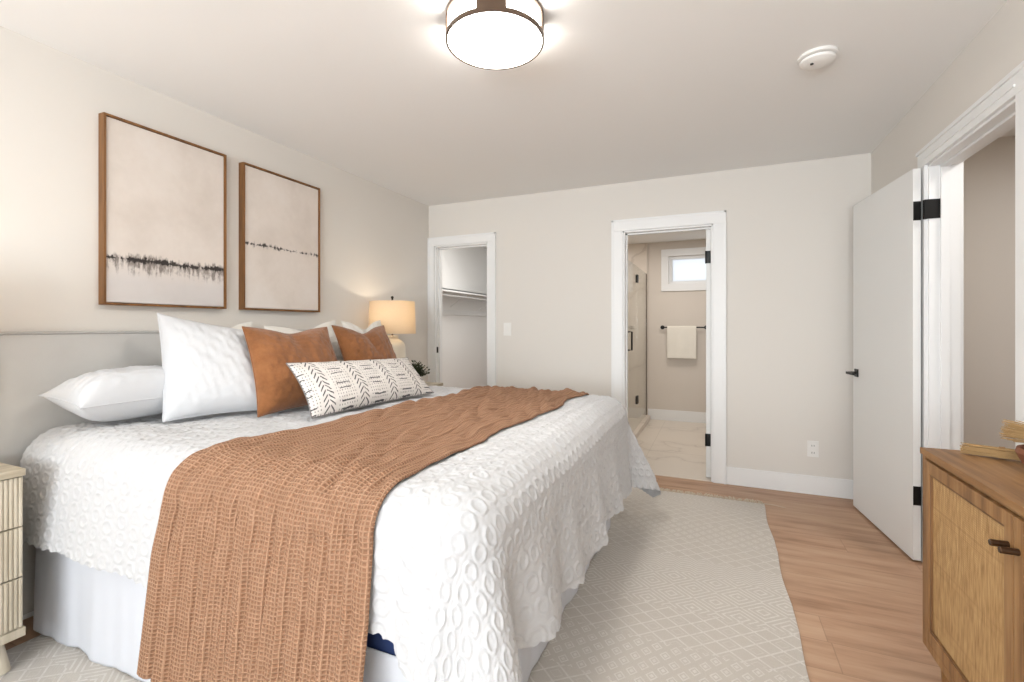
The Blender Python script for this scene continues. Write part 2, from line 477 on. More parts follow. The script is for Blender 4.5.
# ------------------------------------------------------------------ room shell
XL, XR, YB, YR, H, T = -2.66, 1.0, 4.03, -2.6, 2.44, .12
HX = 2.3      # hallway far wall
struct('floor', BX(((XL, YR, -.05), (HX, YB, 0))), FLOOR)
struct('ceiling', BX(((XL-.12, YR-.12, H), (HX, YB+.0, H+.08))), CEIL)
struct('wall_left', BX(((XL-T, YR-T, 0), (XL, YB, H))), WALL)
# closet opening x -2.56..-1.99, bathroom opening x -.72..-.02
CX0, CX1, BX0, BX1, OH = -2.588, -1.99, -.72, -.02, 2.03
struct('wall_back', BX(((XL-T, YB, 0), (CX0, YB+T, H)), ((CX0, YB, OH), (CX1, YB+T, H)), ((CX1, YB, 0), (BX0, YB+T, H)),
    ((BX0, YB, OH), (BX1, YB+T, H)), ((BX1, YB, 0), (HX+T, YB+T, H))), WALL)
DY0, DY1, DH = 2.26, 3.06, 2.05
struct('wall_right', BX(((XR, YR-T, 0), (XR+T, DY0, H)), ((XR, DY0, DH), (XR+T, DY1, H)), ((XR, DY1, 0), (XR+T, YB, H))), WALL)
# rear wall with two window openings
struct('wall_rear', BX(((XL, YR-T, 0), (XR, YR, .6)), ((XL, YR-T, 2.2), (XR, YR, H)), ((XL, YR-T, .6), (-2.45, YR, 2.2)),
    ((-.05, YR-T, .6), (.05, YR, 2.2)), ((.85, YR-T, .6), (XR, YR, 2.2))), WALL)
for n, (a, b) in enumerate([(-2.45, -.05), (.05, .85)], 1):
    wo = struct('window_%d' % n, BX(((a, YR-.10, .6), (a+.05, YR-.05, 2.2)), ((b-.05, YR-.10, .6), (b, YR-.05, 2.2)),
        ((a, YR-.10, .6), (b, YR-.05, .65)), ((a, YR-.10, 2.15), (b, YR-.05, 2.2)), (((a+b)/2-.025, YR-.10, .6), ((a+b)/2+.025, YR-.05, 2.2))), TRIM)
    obj('window_pane', BX(((a+.05, YR-.08, .65), (b-.05, YR-.075, 2.15))), GLASS, wo)
# hallway
struct('wall_hallway', BX(((HX, YR-T, 0), (HX+T, YB, H)), ((XR+T, YR-T, 0), (HX, YR, H))), HALLW)
# closet
KX, KY = -3.3, 6.9
struct('wall_closet', BX(((KX-T, YB+T, 0), (KX, KY, H)), ((KX-T, KY, 0), (-1.87, KY+T, H)), ((-1.87, YB+T, 0), (-1.75, KY, H)), ((KX-T, YB+T-.001, 0), (XL-T, YB+T+.02, H))), CEIL)
struct('floor_closet', BX(((KX, YB, -.05), (-1.75, KY, 0))), FLOOR)
struct('ceiling_closet', BX(((KX-T, YB, H), (-1.75, KY+T, H+.08))), CEIL)
# bathroom
QY, BH = 6.44, 2.33
struct('wall_bathroom', BX(((-1.75, QY, 0), (-.66, QY+T, 2.6)), ((-.57, QY, 0), (.42, QY+T, 1.77)), ((-.66, QY, 0), (-.57, QY+T, 2.6)), ((-.57, QY, 2.14), (.42, QY+T, 2.6)),
    ((.42, QY, 0), (1.1, QY+T, 2.6)), ((1.0, YB+T, 0), (1.1, QY, 2.6))), BATHW)
struct('wall_shower', BX(((-1.75, QY-.02, .0), (-.835, QY, BH)), ((-1.75, YB+T, 0), (-1.73, QY-.02, BH)), ((-1.73, 4.75, 0), (-.86, 4.83, BH))), MARBLEW)
struct('floor_bathroom', BX(((-1.75, YB+.001, -.05), (1.1, QY, .004))), MARBLE)
struct('ceiling_bathroom', BX(((-1.75, YB+T, BH), (1.1, QY, BH+.1))), CEIL)
struct('trim_4', BX(((-.84, QY-.026, .0), (-.825, QY, BH)), bevel=.002), BATHW)       # tile edge trim
# bathroom window
wo = struct('window_3', BX(((-.655, QY-.02, 1.685), (.505, QY, 1.775)), ((-.655, QY-.02, 2.14), (.505, QY, 2.23)), ((-.655, QY-.02, 1.775), (-.565, QY, 2.14)), ((.415, QY-.02, 1.775), (.505, QY, 2.14)),
    ((-.565, QY+.04, 1.775), (.415, QY+.08, 1.815)), ((-.565, QY+.04, 2.10), (.415, QY+.08, 2.14)), ((-.565, QY+.04, 1.815), (-.52, QY+.08, 2.10)), ((.37, QY+.04, 1.815), (.415, QY+.08, 2.10)),
    ((-.57, QY, 1.77), (.42, QY+.1, 1.777)), bevel=.003), TRIM)
obj('window_pane', BX(((-.52, QY+.055, 1.815), (.37, QY+.062, 2.10))), FROST, wo)

# casings: vertical board pairs + head, with a raised outer bead
def casing_back(name, x0, x1, top, w, xl=None):
    xl = w if xl is None else xl
    y1 = YB; y0 = YB-.018
    bm = BX(((x0-xl, y0, 0), (x0, y1, top)), ((x1, y0, 0), (x1+w, y1, top)), ((x0-xl, y0, top), (x1+w, y1, top+w)),
            ((x0-.0, YB-.004, 0), (x0+.014, YB+T, top)), ((x1-.014, YB-.004, 0), (x1, YB+T, top)), ((x0, YB-.004, top-.014), (x1, YB+T, top)), bevel=.003)
    add_box(bm, (x1+w-.016, y0-.006, 0), (x1+w, y0+.002, top+w), .002)
    add_box(bm, (x0-xl, y0-.006, top+w-.016), (x1+w, y0+.002, top+w), .002)
    if xl > .05: add_box(bm, (x0-xl, y0-.006, 0), (x0-xl+.016, y0+.002, top+w), .002)
    # door stop
    add_box(bm, (x0+.014, YB+.05, 0), (x0+.026, YB+.085, top-.014)); add_box(bm, (x0+.014, YB+.05, top-.026), (x1-.014, YB+.085, top-.014))
    return struct(name, bm, TRIM)
tc = casing_back('trim_1', CX0, CX1, OH, .084, .071)
obj('strike_plate', BX(((CX0+.0135, YB+.012, .96), (CX0+.016, YB+.04, 1.02)), bevel=.0005), BLACK, tc)
casing_back('trim_2', BX0, BX1, OH, .095)
bm = BX(((XR-.018, DY1, 0), (XR, DY1+.09, DH)), ((XR-.018, DY0-.09, 0), (XR, DY0, DH)), ((XR-.018, DY0-.09, DH), (XR, DY1+.09, DH+.09)),
    ((XR-.003, DY1-.012, 0), (XR+T+.003, DY1, DH)), ((XR-.003, DY0, 0), (XR+T+.003, DY0+.012, DH)), ((XR-.003, DY0, DH-.012), (XR+T+.003, DY1, DH)),
    ((XR+.042, DY1-.024, 0), (XR+.078, DY1-.012, DH-.012)), ((XR+.042, DY0+.012, 0), (XR+.078, DY0+.024, DH-.012)), ((XR+.042, DY0, DH-.024), (XR+.078, DY1, DH-.012)),
    ((XR+T, DY1, 0), (XR+T+.018, DY1+.09, DH)), ((XR+T, DY0-.09, 0), (XR+T+.018, DY0, DH)), ((XR+T, DY0-.09, DH), (XR+T+.018, DY1+.09, DH+.09)), bevel=.0025)
add_box(bm, (XR-.026, DY0-.09, DH+.072), (XR-.016, DY1+.09, DH+.09), .002)
add_box(bm, (XR-.023, DY0, DH+.03), (XR-.016, DY1, DH+.04), .002)
t3 = struct('trim_3', bm, TRIM)
obj('strike_plate', BX(((XR+.004, DY0+.011, .94), (XR+.036, DY0+.0145, 1.02)), bevel=.0005), BLACK, t3)
# baseboards
def bb(name, lo, hi, side):
    bm = BX((lo, hi), bevel=.003); return struct(name, bm, TRIM)
struct('baseboard_back', BX(((CX1+.084, YB-.015, 0), (BX0-.095, YB, .135)), ((BX1+.095, YB-.015, 0), (XR, YB, .135)), bevel=.003), TRIM)
struct('baseboard_left', BX(((XL, YR, 0), (XL+.015, YB-.02, .135)), bevel=.003), TRIM)
struct('baseboard_right', BX(((XR-.015, YR, 0), (XR, DY0-.09, .135)), ((XR-.015, DY1+.09, 0), (XR, YB-.015, .135)), bevel=.003), TRIM)
struct('baseboard_hallway', BX(((HX-.015, YR, 0), (HX, YB, .135)), bevel=.003), TRIM)
struct('baseboard_bathroom', BX(((-.825, QY-.015, .004), (1.0, QY, .14)), bevel=.003), TRIM)

# ------------------------------------------------------------------ entry door, swung open against the right wall
d1 = bpy.data.objects.new('door_1', None); C.objects.link(d1); d1['kind'] = 'structure'
d1.location = (.938, 3.068, .012); d1.rotation_euler = (0, 0, math.radians(6.1))
obj('door_leaf', BX(((0, 0, 0), (.035, .785, 2.028)), bevel=.0015), DOORP, d1)
for z in (.285, 1.76):
    bm = BX(((.001, -.0025, z), (.034, .001, z+.098)), ((.036, -.0335, z), (.101, -.0265, z+.098)), bevel=.0006)
    add_tube(bm, [(.042, -.020, z), (.042, -.020, z+.098)], .0085, 10)
    obj('hinge', bm, BLACK, d1)
hb = BX(((-.007, .695, .877), (0, .747, .929)), bevel=.0015)
add_tube(hb, [(-.006, .721, .903), (-.05, .721, .903)], .009, 12)
add_box(hb, (-.062, .615, .895), (-.046, .730, .911), .003)
obj('door_handle', hb, BLACK, d1)
hb = BX(((.035, .695, .877), (.042, .747, .929)), bevel=.0015); add_tube(hb, [(.041, .721, .903), (.055, .721, .903)], .009, 12)
obj('door_handle', hb, BLACK, d1)
# bathroom door, open into the bathroom
d2 = bpy.data.objects.new('door_2', None); C.objects.link(d2); d2['kind'] = 'structure'
d2.location = (-.036, YB+T-.05, .012)
obj('door_leaf', BX(((-.036, 0, 0), (0, .67, 2.0)), bevel=.0015), DOORP, d2)
for z in (.25, 1.72):
    bm = BX(((-.036, -.003, z), (-.002, .001, z+.10)), ((-.0385, -.002, z), (-.0355, .03, z+.1)), bevel=.0006)
    add_tube(bm, [(-.038, -.004, z), (-.038, -.004, z+.10)], .006, 10)
    obj('hinge', bm, BLACK, d2)

# ------------------------------------------------------------------ bathroom fittings
sd = thing('shower_door', 'clear glass shower door with black hinges and black pull handle', 'shower door', (-.84, 4.86, 0))
obj('glass_panel', BX(((-.005, .0, .06), (.005, .735, 1.92)), bevel=.001), GLASS, sd)
for z in (.33, 1.735):
    obj('hinge', BX(((-.012, .69, z), (.013, .775, z+.09)), bevel=.003), BLACK, sd)
obj('handle', TB(([(.005, .09, .98), (.045, .09, .98), (.045, .09, 1.17), (.005, .09, 1.17)], .0095), seg=8), BLACK, sd)
sp_ = thing('shower_screen', 'fixed clear glass shower panel between the hinged glass door and far wall', 'shower screen', (-.84, 5.63, 0))
obj('glass_panel', BX(((-.005, .0, .06), (.005, .775, 1.92)), bevel=.001), GLASS, sp_)
obj('channel', BX(((-.007, .776, .06), (.007, .784, 1.92)), bevel=.001), BRONZE, sp_)
tag(obj('shower_curb', BX(((-.90, 4.86, .004), (-.79, QY-.03, .06)), bevel=.004), MARBLEW), 'low marble curb under the clear shower glass', 'shower curb')
tr = thing('towel_bar', 'black towel bar on the bathroom wall under the small window', 'towel bar', (-.375, QY, 1.215))
obj('bar', TB(([(-.285, -.06, 0), (.285, -.06, 0)], .0085)), BLACK, tr)
for s in (-1, 1):
    obj('mount', TB(([(s*.265, 0, 0), (s*.265, -.008, 0)], .026), ([(s*.265, 0, 0), (s*.265, -.066, 0)], .011), seg=16), BLACK, tr)
def towel():
    n, m = 60, 90
    s = np.linspace(0, 1, m)[:, None]; u = np.linspace(-.175, .175, n)[None, :]
    L1, L2, r = .395, .33, .016
    tot = L1+PI*r+L2; a = s*tot
    zf = np.where(a < L1, -L1+a, np.where(a < L1+PI*r, r*np.sin((a-L1)/r), -(a-L1-PI*r)))
    yf = np.where(a < L1, -r, np.where(a < L1+PI*r, -r*np.cos((a-L1)/r), r))
    P = np.zeros((m, n, 3)); P[..., 0] = u+0*s
    rip = .004*np.sin(u*40+1)*np.clip(-zf/.2, 0, 1)
    P[..., 1] = -.06+yf+rip*np.sign(yf+1e-9); P[..., 2] = zf+.0*u
    return P
o = finish('bath_towel', grid_mesh('bath_towel', towel()), TOWELF, smooth=True)
o.location = (-.40, QY, 1.215); md = o.modifiers.new('thick', 'SOLIDIFY'); md.thickness = .007; md.offset = 0
tag(o, 'cream towel folded over the black bathroom towel bar', 'towel')

# ------------------------------------------------------------------ closet shelf
cs = thing('closet_shelf', 'white closet shelf with hanging rod along the closet wall', 'shelf', (KX, 5.5, 1.685))
obj('shelf_board', BX(((0, -1.3, -.012), (.30, 1.38, .006)), ((.285, -1.3, -.03), (.30, 1.38, .008)), bevel=.002), TRIM, cs)
obj('hanging_rod', TB(([(.25, -1.3, -.07), (.25, 1.38, -.07)], .012)), TRIM, cs)
for y in (-.9, .0, .9):
    obj('bracket', TB(([(0.005, y, -.20), (.28, y, -.02)], .004), ([(.25, y, -.02), (.25, y, -.08)], .004), seg=8), TRIM, cs)
obj('wall_cleat', BX(((0, -1.34, -.30), (.018, 1.39, -.235)), bevel=.002), TRIM, cs)

# ------------------------------------------------------------------ wall and ceiling fixtures
sw = thing('light_switch', 'white double rocker light switch plate beside the closet doorway', 'light switch', (-1.79, YB, 1.20))
obj('plate', BX(((-.038, -.006, -.06), (.038, 0, .06)), bevel=.002), PLASTIC, sw)
for s in (-1, 1): obj('rocker', BX(((s*.018-.012, -.010, -.032), (s*.018+.012, -.004, .032)), bevel=.0015), PLASTIC, sw)
ou = thing('power_outlet', 'white power outlet low on the wall between bathroom door and bedroom door', 'outlet', (.65, YB, .33))
obj('plate', BX(((-.036, -.006, -.058), (.036, 0, .058)), bevel=.002), PLASTIC, ou)
for s in (-1, 1):
    f = obj('socket', BX(((-.017, -.009, s*.026-.016), (.017, -.004, s*.026+.016)), bevel=.003), PLASTIC, ou)
    obj('slot', BX(*[((x-.0015, -.0098, s*.026-.007), (x+.0015, -.0085, s*.026+.005)) for x in (-.007, .007)]), SLOT, f)
sm = thing('smoke_detector', 'round white smoke detector on the ceiling', 'smoke detector', (.42, 2.49, H))
obj('base', LATHE([(0, 0), (.078, 0), (.078, -.012), (.07, -.016), (0, -.016)], 48), PLASTIC, sm, True)
obj('vent_gap', LATHE([(0, -.014), (.064, -.014), (.064, -.022), (0, -.022)], 40), SLOT, sm)
obj('cover', LATHE([(0, -.020), (.070, -.020), (.068, -.030), (.055, -.038), (.03, -.041), (0, -.041)], 48), PLASTIC, sm, True)
bm = bmesh.new(); add_tube(bm, [(-.025, -.02, -.038), (-.025, -.02, -.0445)], .007, 14)
obj('test_button', bm, SLOT, sm)

cl = thing('ceiling_light', 'round flush ceiling light with dark bronze slotted rim', 'ceiling light', (-.80, 1.68, H))
def housing():
    bm = bmesh.new(); R0, R1 = .193, .186; N = 144
    zs = [0, -.014, -.084, -.10]
    # camera side pillar centre direction
    a0 = math.atan2(-1.69, .79)-math.radians(3)
    def solid(k, b):
        if b != 1: return True
        a = (2*PI*(k+.5)/N - a0) % (PI/2); a = min(a, PI/2-a)
        return a < math.radians(16)
    V = {}
    def v(k, j, R):
        key = (k % N, j, R)
        if key not in V:
            a = 2*PI*(k % N)/N; V[key] = bm.verts.new((R*math.cos(a), R*math.sin(a), zs[j]))
        return V[key]
    for k in range(N):
        for b in range(3):
            if solid(k, b):
                bm.faces.new((v(k, b, R0), v(k+1, b, R0), v(k+1, b+1, R0), v(k, b+1, R0)))
                bm.faces.new((v(k, b, R1), v(k, b+1, R1), v(k+1, b+1, R1), v(k+1, b, R1)))
            if b == 1:
                if solid(k, 1) != solid(k+1, 1):
                    bm.faces.new((v(k+1, 1, R0), v(k+1, 2, R0), v(k+1, 2, R1), v(k+1, 1, R1)))
                if not solid(k, 1):
                    for j in (1, 2): bm.faces.new((v(k, j, R0), v(k+1, j, R0), v(k+1, j, R1), v(k, j, R1)))
        for j in (0, 3): bm.faces.new((v(k, j, R0), v(k+1, j, R0), v(k+1, j, R1), v(k, j, R1)))
    bmesh.ops.recalc_face_normals(bm, faces=bm.faces[:]); return bm
obj('housing', housing(), BRONZE, cl, True)
obj('diffuser', LATHE([(0, -.002), (.180, -.002), (.185, -.01), (.185, -.098), (.178, -.103), (0, -.105)], 96), DIFFUSER, cl, True)

# ------------------------------------------------------------------ paintings
def painting(label, y0, y1, z0, z1, m):
    r = thing('framed_painting', label, 'painting', (XL, (y0+y1)/2, z0), group='abstract paintings over the headboard')
    w2 = (y1-y0)/2; h = z1-z0; d = .045; f = .010
    obj('frame', BX(((0, -w2, 0), (d, -w2+f, h)), ((0, w2-f, 0), (d, w2, h)), ((0, -w2+f, 0), (d, w2-f, f)), ((0, -w2+f, h-f), (d, w2-f, h)), bevel=.001), WALNUT, r)
    obj('canvas', BX(((.004, -w2+f+.003, f+.003), (d-.008, w2-f-.003, h-f-.003)), bevel=.0015), m, r)
    return r
painting('framed abstract painting with a heavy smeared black streak low on the canvas', 1.258, 1.858, 1.325, 2.222, art('heavy_streak_canvas', .897*.25, True))
painting('framed abstract painting with a thin black streak across its middle, right above the pillows', 1.966, 2.566, 1.325, 2.218, art('thin_streak_canvas', .893*.455, False))

# ------------------------------------------------------------------ rug
RX0, RX1, RY0, RY1 = -2.45, .300, .0, 3.66
def rug():
    nx, ny = 120, 160
    X, Y = np.meshgrid(np.linspace(RX0, RX1, nx), np.linspace(RY0, RY1, ny), indexing='ij')
    X = X + .006*np.sin(Y*9)*(X-RX0)/(RX1-RX0)
    Z = .010+.0012*wob(X, Y, 3, .5)
    e = np.minimum(np.minimum(X-RX0, RX1+.006-X), np.minimum(Y-RY0, RY1-Y)); Z = np.where(e < .001, .003, Z)
    return np.stack([X, Y, Z], -1)
rg = finish('area_rug', grid_mesh('area_rug', rug()), RUG, smooth=True)
tag(rg, 'large beige patterned wool rug under the bed', 'rug')
fr = bmesh.new()
for k in range(300):
    x = RX0+.004+k*(RX1-RX0-.008)/299
    for yy, s in ((RY1-.004, 1),):
        L = random.uniform(.030, .062); dx = random.uniform(-.02, .02)
        add_tube(fr, [(x, yy, .006), (x+dx*.5, yy+s*L*.5, .009), (x+dx, yy+s*L, .004)], [.0036, .0030, .0042], 5)
add_tube(fr, [(RX1-.02, RY1, .006), (RX1+.06, RY1+.0, .005), (RX1+.13, RY1-.02, .005)], [.003, .002, .002], 5)
o = obj('fringe', fr, fabric('rug_fringe_wool', (214, 200, 178)), rg); o['kind'] = 'stuff'

# ------------------------------------------------------------------ bed
bed = thing('bed', 'king bed with light grey upholstered headboard and white bed skirt', 'bed', (-1.6, 1.94, 0))
def B(bm, name, m, smooth=False, parent=bed):
    return obj(name, bm, m, parent, smooth, origin=(-1.6, 1.94, 0))
HY0, HY1 = .888, 2.975
hb = B(BX(((XL+.016, HY0, .05), (-2.575, HY1, 1.197)), bevel=.012), 'headboard', HEADF, True)
pm = bmesh.new()
def loop(x, i, r):
    y0, y1, z1 = HY0+i, HY1-i, 1.197-i
    add_tube(pm, [(x, y0, .06), (x, y0, z1-.015), (x, y0+.006, z1-.004), (x, y0+.018, z1), (x, y1-.018, z1), (x, y1-.006, z1-.004), (x, y1, z1-.015), (x, y1, .06)], r, 8)
loop(-2.578, .004, .006); loop(-2.640, .002, .006)
bmesh.ops.recalc_face_normals(pm, faces=pm.faces[:])
o = obj('piping', pm, fabric('piping_linen', (180, 178, 174)), hb, True, origin=(-1.6, 1.94, 0))
B(BX(((-2.57, 1.0, .49), (-.63, 2.88, .772)), bevel=.10), 'mattress', NAVY, True)
B(BX(((-2.47, .984, .16), (-.615, 2.88, .50)), bevel=.012), 'box_spring', NAVY, True)
for x, y in ((-2.45, 1.1), (-2.45, 2.78), (-.75, 1.1), (-.75, 2.78)):
    B(TB(([(x, y, .011), (x, y, .16)], [.02, .028]), seg=14), 'leg', BLACK, True)
def skirt():
    # perimeter path around near side, foot, far side
    pts = []; x0, x1, y0, y1, r = -2.50, -.60, .98, 2.89, .03
    for x in np.arange(x0, x1-r, .006): pts.append((x, y0, 0, -1))
    for a in np.linspace(-PI/2, 0, 10): pts.append((x1-r+r*math.cos(a), y0+r+r*math.sin(a), math.cos(a), math.sin(a)))
    for y in np.arange(y0+r+.006, y1-r, .006): pts.append((x1, y, 1, 0))
    for a in np.linspace(0, PI/2, 10): pts.append((x1-r+r*math.cos(a), y1-r+r*math.sin(a), math.cos(a), math.sin(a)))
    for x in np.arange(x1-r-.006, x0, -.006): pts.append((x, y1, 0, 1))
    A = np.array(pts); d = np.r_[0, np.cumsum(np.hypot(*(np.diff(A[:, :2], axis=0).T)))]
    z = np.linspace(.387, .014, 40)[:, None]
    t = ((.387-z)/.373)
    rip = .005*np.sin(d*2*PI/.21+1.5*np.sin(d*3))+.0018*np.sin(d*2*PI/.083+.8)+.006*np.sin(d*2*PI/.37)
    off = .004+t*(.008+rip[None, :]*.8)
    P = np.zeros((40, len(pts), 3)); P[..., 0] = A[:, 0]+A[:, 2]*off; P[..., 1] = A[:, 1]+A[:, 3]*off
    P[..., 2] = z+.004*np.sin(d*23)*t
    return P
P = skirt(); P[..., 0] += 1.6; P[..., 1] -= 1.94
sk = finish('bed_skirt', grid_mesh('bed_skirt', P), SKIRTF, bed, True)
md = sk.modifiers.new('thick', 'SOLIDIFY'); md.thickness = .002; md.offset = 0

# drape: flat cloth coordinates -> draped over the bed top
TX1, TY0, TY1, TZ = -.615, 1.075, 2.82, .80
def drape(U, V, lift=0.0, R=.13, folds=1.0, flare_c=.36):
    du = np.maximum(U-TX1, 0); dn = np.maximum(TY0-V, 0); df = np.maximum(V-TY1, 0)
    cu = np.minimum(U, TX1); cv = np.clip(V, TY0, TY1)
    dv = dn+df; sv = np.where(dn > 0, -1.0, 1.0)
    d = np.hypot(du, dv)+1e-9; nx = du/d; ny = sv*dv/d
    d = np.where(d > .72, .72+(d-.72)*.35, d)
    Rr = R+lift
    arc = R*PI/2
    th = np.minimum(d/R, PI/2)
    h = Rr*np.sin(th)+ (0); drop = R-Rr*np.cos(th)
    rest = np.maximum(d-arc, 0)
    corner = np.clip(2*np.minimum(nx, np.abs(ny))/(np.maximum(nx, np.abs(ny))+1e-9), 0, 1)
    fl = .11+(flare_c-.11)*corner*np.where(dn > 0, .7, 1.0)
    # perimeter parameter
    ang = np.arctan2(nx, np.abs(ny)+1e-9)
    p = np.where(dn > 0, cu+ang*.28, 0)
    p = np.where((dn <= 0) & (df <= 0), TX1+.44+(cv-TY0), p)
    p = np.where(df > 0, TX1+.44+(TY1-TY0)+.44-ang*.28+(TX1-cu), p)
    rp = .65*np.sin(2*PI*p/.34+.6)+.18*np.sin(2*PI*p/.19+2.0)+.35*np.sin(2*PI*p/.53+.3)
    amp = np.interp(p, [-2.6, -1.0, -.75, -.5, -.1, .35, 1.4, 1.8, 2.3, 2.9], [.008, .008, .02, .055, .045, .026, .022, .04, .03, .012])
    w = np.clip(rest/.30, 0, 1.2)**1.1
    h = h+rest*fl+rp*amp*w*folds
    drop = drop+rest*np.sqrt(np.maximum(1-fl**2, .3))
    X = cu+nx*h; Y = cv+ny*h; Z = TZ-drop
    Z = Z+np.clip(1-rest/.05, 0, 1)*(.004*wob(U, V, 5, .5)+.0025*wob(U, V, 8, .16))
    return np.stack([X, Y, Z], -1), rest
def normals(P):
    a = np.gradient(P, axis=0); b = np.gradient(P, axis=1); n = np.cross(a, b)
    return n/(np.linalg.norm(n, axis=-1, keepdims=True)+1e-12)
def coverlet():
    st = .0042
    u0 = -2.54; nu = int(2.42/st); nv = int(2.72/st)
    s = np.linspace(0, 1, nu)[:, None]; t = np.linspace(0, 1, nv)[None, :]
    vb = TY0-.47+(2.72)*t                         # approx v for edge functions
    yfrac = np.clip((vb-TY0)/(TY1-TY0), 0, 1)
    u_end = TX1+.43+.17*yfrac+.075*np.exp(-((vb-1.62)/.42)**2)+.06*np.exp(-((vb-1.12)/.2)**2)+.008*np.abs(np.sin(PI*vb/.0525))
    U = u0+s*(u_end-u0)
    ub = u0+s*(TX1+.47-u0)
    lift = .070/(1+np.exp((ub+.675)/.008))/(1+np.exp(-(ub+.95)/.03))
    v0 = TY0-.475+lift-.008*np.abs(np.sin(PI*ub/.0525)) + .03*np.clip((ub+2.54)/.5, 0, 1)*0
    v1 = TY1+.46+.14*np.clip((ub-TX1+.2)/.4, 0, 1)+.008*np.abs(np.sin(PI*ub/.0525))
    V = v0+t*(v1-v0)
    P, rest = drape(U, V)
    # the head end tucks down a little at the near corner
    n = normals(P)
    if n[nu//2, nv//2, 2] < 0: n = -n
    # chenille rings in chains
    pu, pv = .072, .0565
    row = np.floor(U/pu)
    a = (U/pu-row-.5)*pu; off = (np.mod(row, 2))*pv*.5
    vv = (V+off)/pv; b = (vv-np.floor(vv)-.5)*pv
    r = np.hypot(a*.94, b)
    ring = np.exp(-((r-.0212)/.0044)**2)
    tuft = .85+.22*wob(U, V, 11, .02, 10)
    disp = ring*.0052*np.clip(tuft, .5, 1.3)
    rg_ = np.exp(-((np.abs(a)-.035)/.003)**2)*.0008     # faint ribs between the chains
    disp = disp+rg_+.0006*wob(U, V, 13, .02)
    P = P+n*disp[..., None]
    return P, np.stack([U+0*V, V], -1)
P, UV = coverlet()
cvl = finish('coverlet', grid_mesh('coverlet', P, UV, flip=False), COVF, None, True)
tag(cvl, 'white tufted coverlet with ring pattern draped over the bed', 'coverlet')

def throw():
    st = .0045
    nv = int(2.75/st); nu = int(1.0/st)
    t = np.linspace(0, 1, nv)[None, :]; s = np.linspace(0, 1, nu)[:, None]
    vend = TY1+.30
    V0 = TY0-.738
    V = V0+t*(vend-V0)+0*s
    xl = np.interp(V[0], [.2, .7, .95, 1.2, 1.5, 2.0, 2.45, 2.8, 3.1], [-1.635, -1.63, -1.60, -1.54, -1.515, -1.495, -1.44, -1.44, -1.44])
    xr = np.interp(V[0], [.2, .7, .95, 1.2, 1.5, 1.95, 2.2, 2.45, 2.8, 3.1], [-.79, -.775, -.785, -.79, -.775, -.775, -.725, -.76, -.735, -.72])
    xr = xr+.012*np.sin(V[0]*14)*np.clip((V[0]-1.3)/.4, 0, 1)
    U = xl[None, :]+s*(xr-xl)[None, :]
    V = V + .012*np.sin(U*7)*np.clip(1-t*6, 0, 1) + (.05*np.clip((U+1.6), 0, 1))*np.clip(1-t*8, 0, 1)
    P, rest = drape(U, V, lift=.012, folds=.0)
    P[..., 2] += .022*0
    P[..., 2] = P[..., 2]+np.where(rest <= 0, 0, 0)
    n = normals(P)
    if n[nu//2, nv//2, 2] < 0: n = -n
    # pleats running lengthwise
    hang = np.clip(rest/.15, 0, 1)
    q = s*1.0
    k1 = np.sin(2*PI*(q*17+.35*np.sin(V*2.1+q*4)+.15*np.sin(V*5)))
    k2 = np.sin(2*PI*(q*29+.5*np.sin(V*1.7+1+q*3)))
    k3 = np.sin(2*PI*(q*6+.3*np.sin(V*2.6)))
    top = 1-hang
    pl = (np.abs(k1)**1.0*np.sign(k1)*.0050+k2*.0024+k3*.005)
    # rucked diagonal wrinkles on the top
    wr = wob(U*1.0+V*.45, V*.16, 21, .13, 9)
    wr2 = wob(U+V*.3, V*.2, 22, .05, 9)
    dsp = hang*(pl*(.75+.35*k3*k2)+.007)+top*(pl*.7+np.abs(wr)*.010+wr2*.003)
    dsp = dsp*(1-np.exp(-np.minimum(s, 1-s)/.012))+.001-.006*np.exp(-np.minimum(s, 1-s)/.02)*(1-hang)
    P = P+n*dsp[..., None]
    P[..., 2] += top*.003
    return P, np.stack([s*.92+.0*V, V], -1)
P, UV = throw()
th = finish('throw_blanket', grid_mesh('throw_blanket', P, UV), THROW, None, True)
md = th.modifiers.new('thick', 'SOLIDIFY'); md.thickness = .007; md.offset = 1 if False else 0
tag(th, 'tan gauze throw blanket laid across the bed and hanging over its side', 'throw blanket')

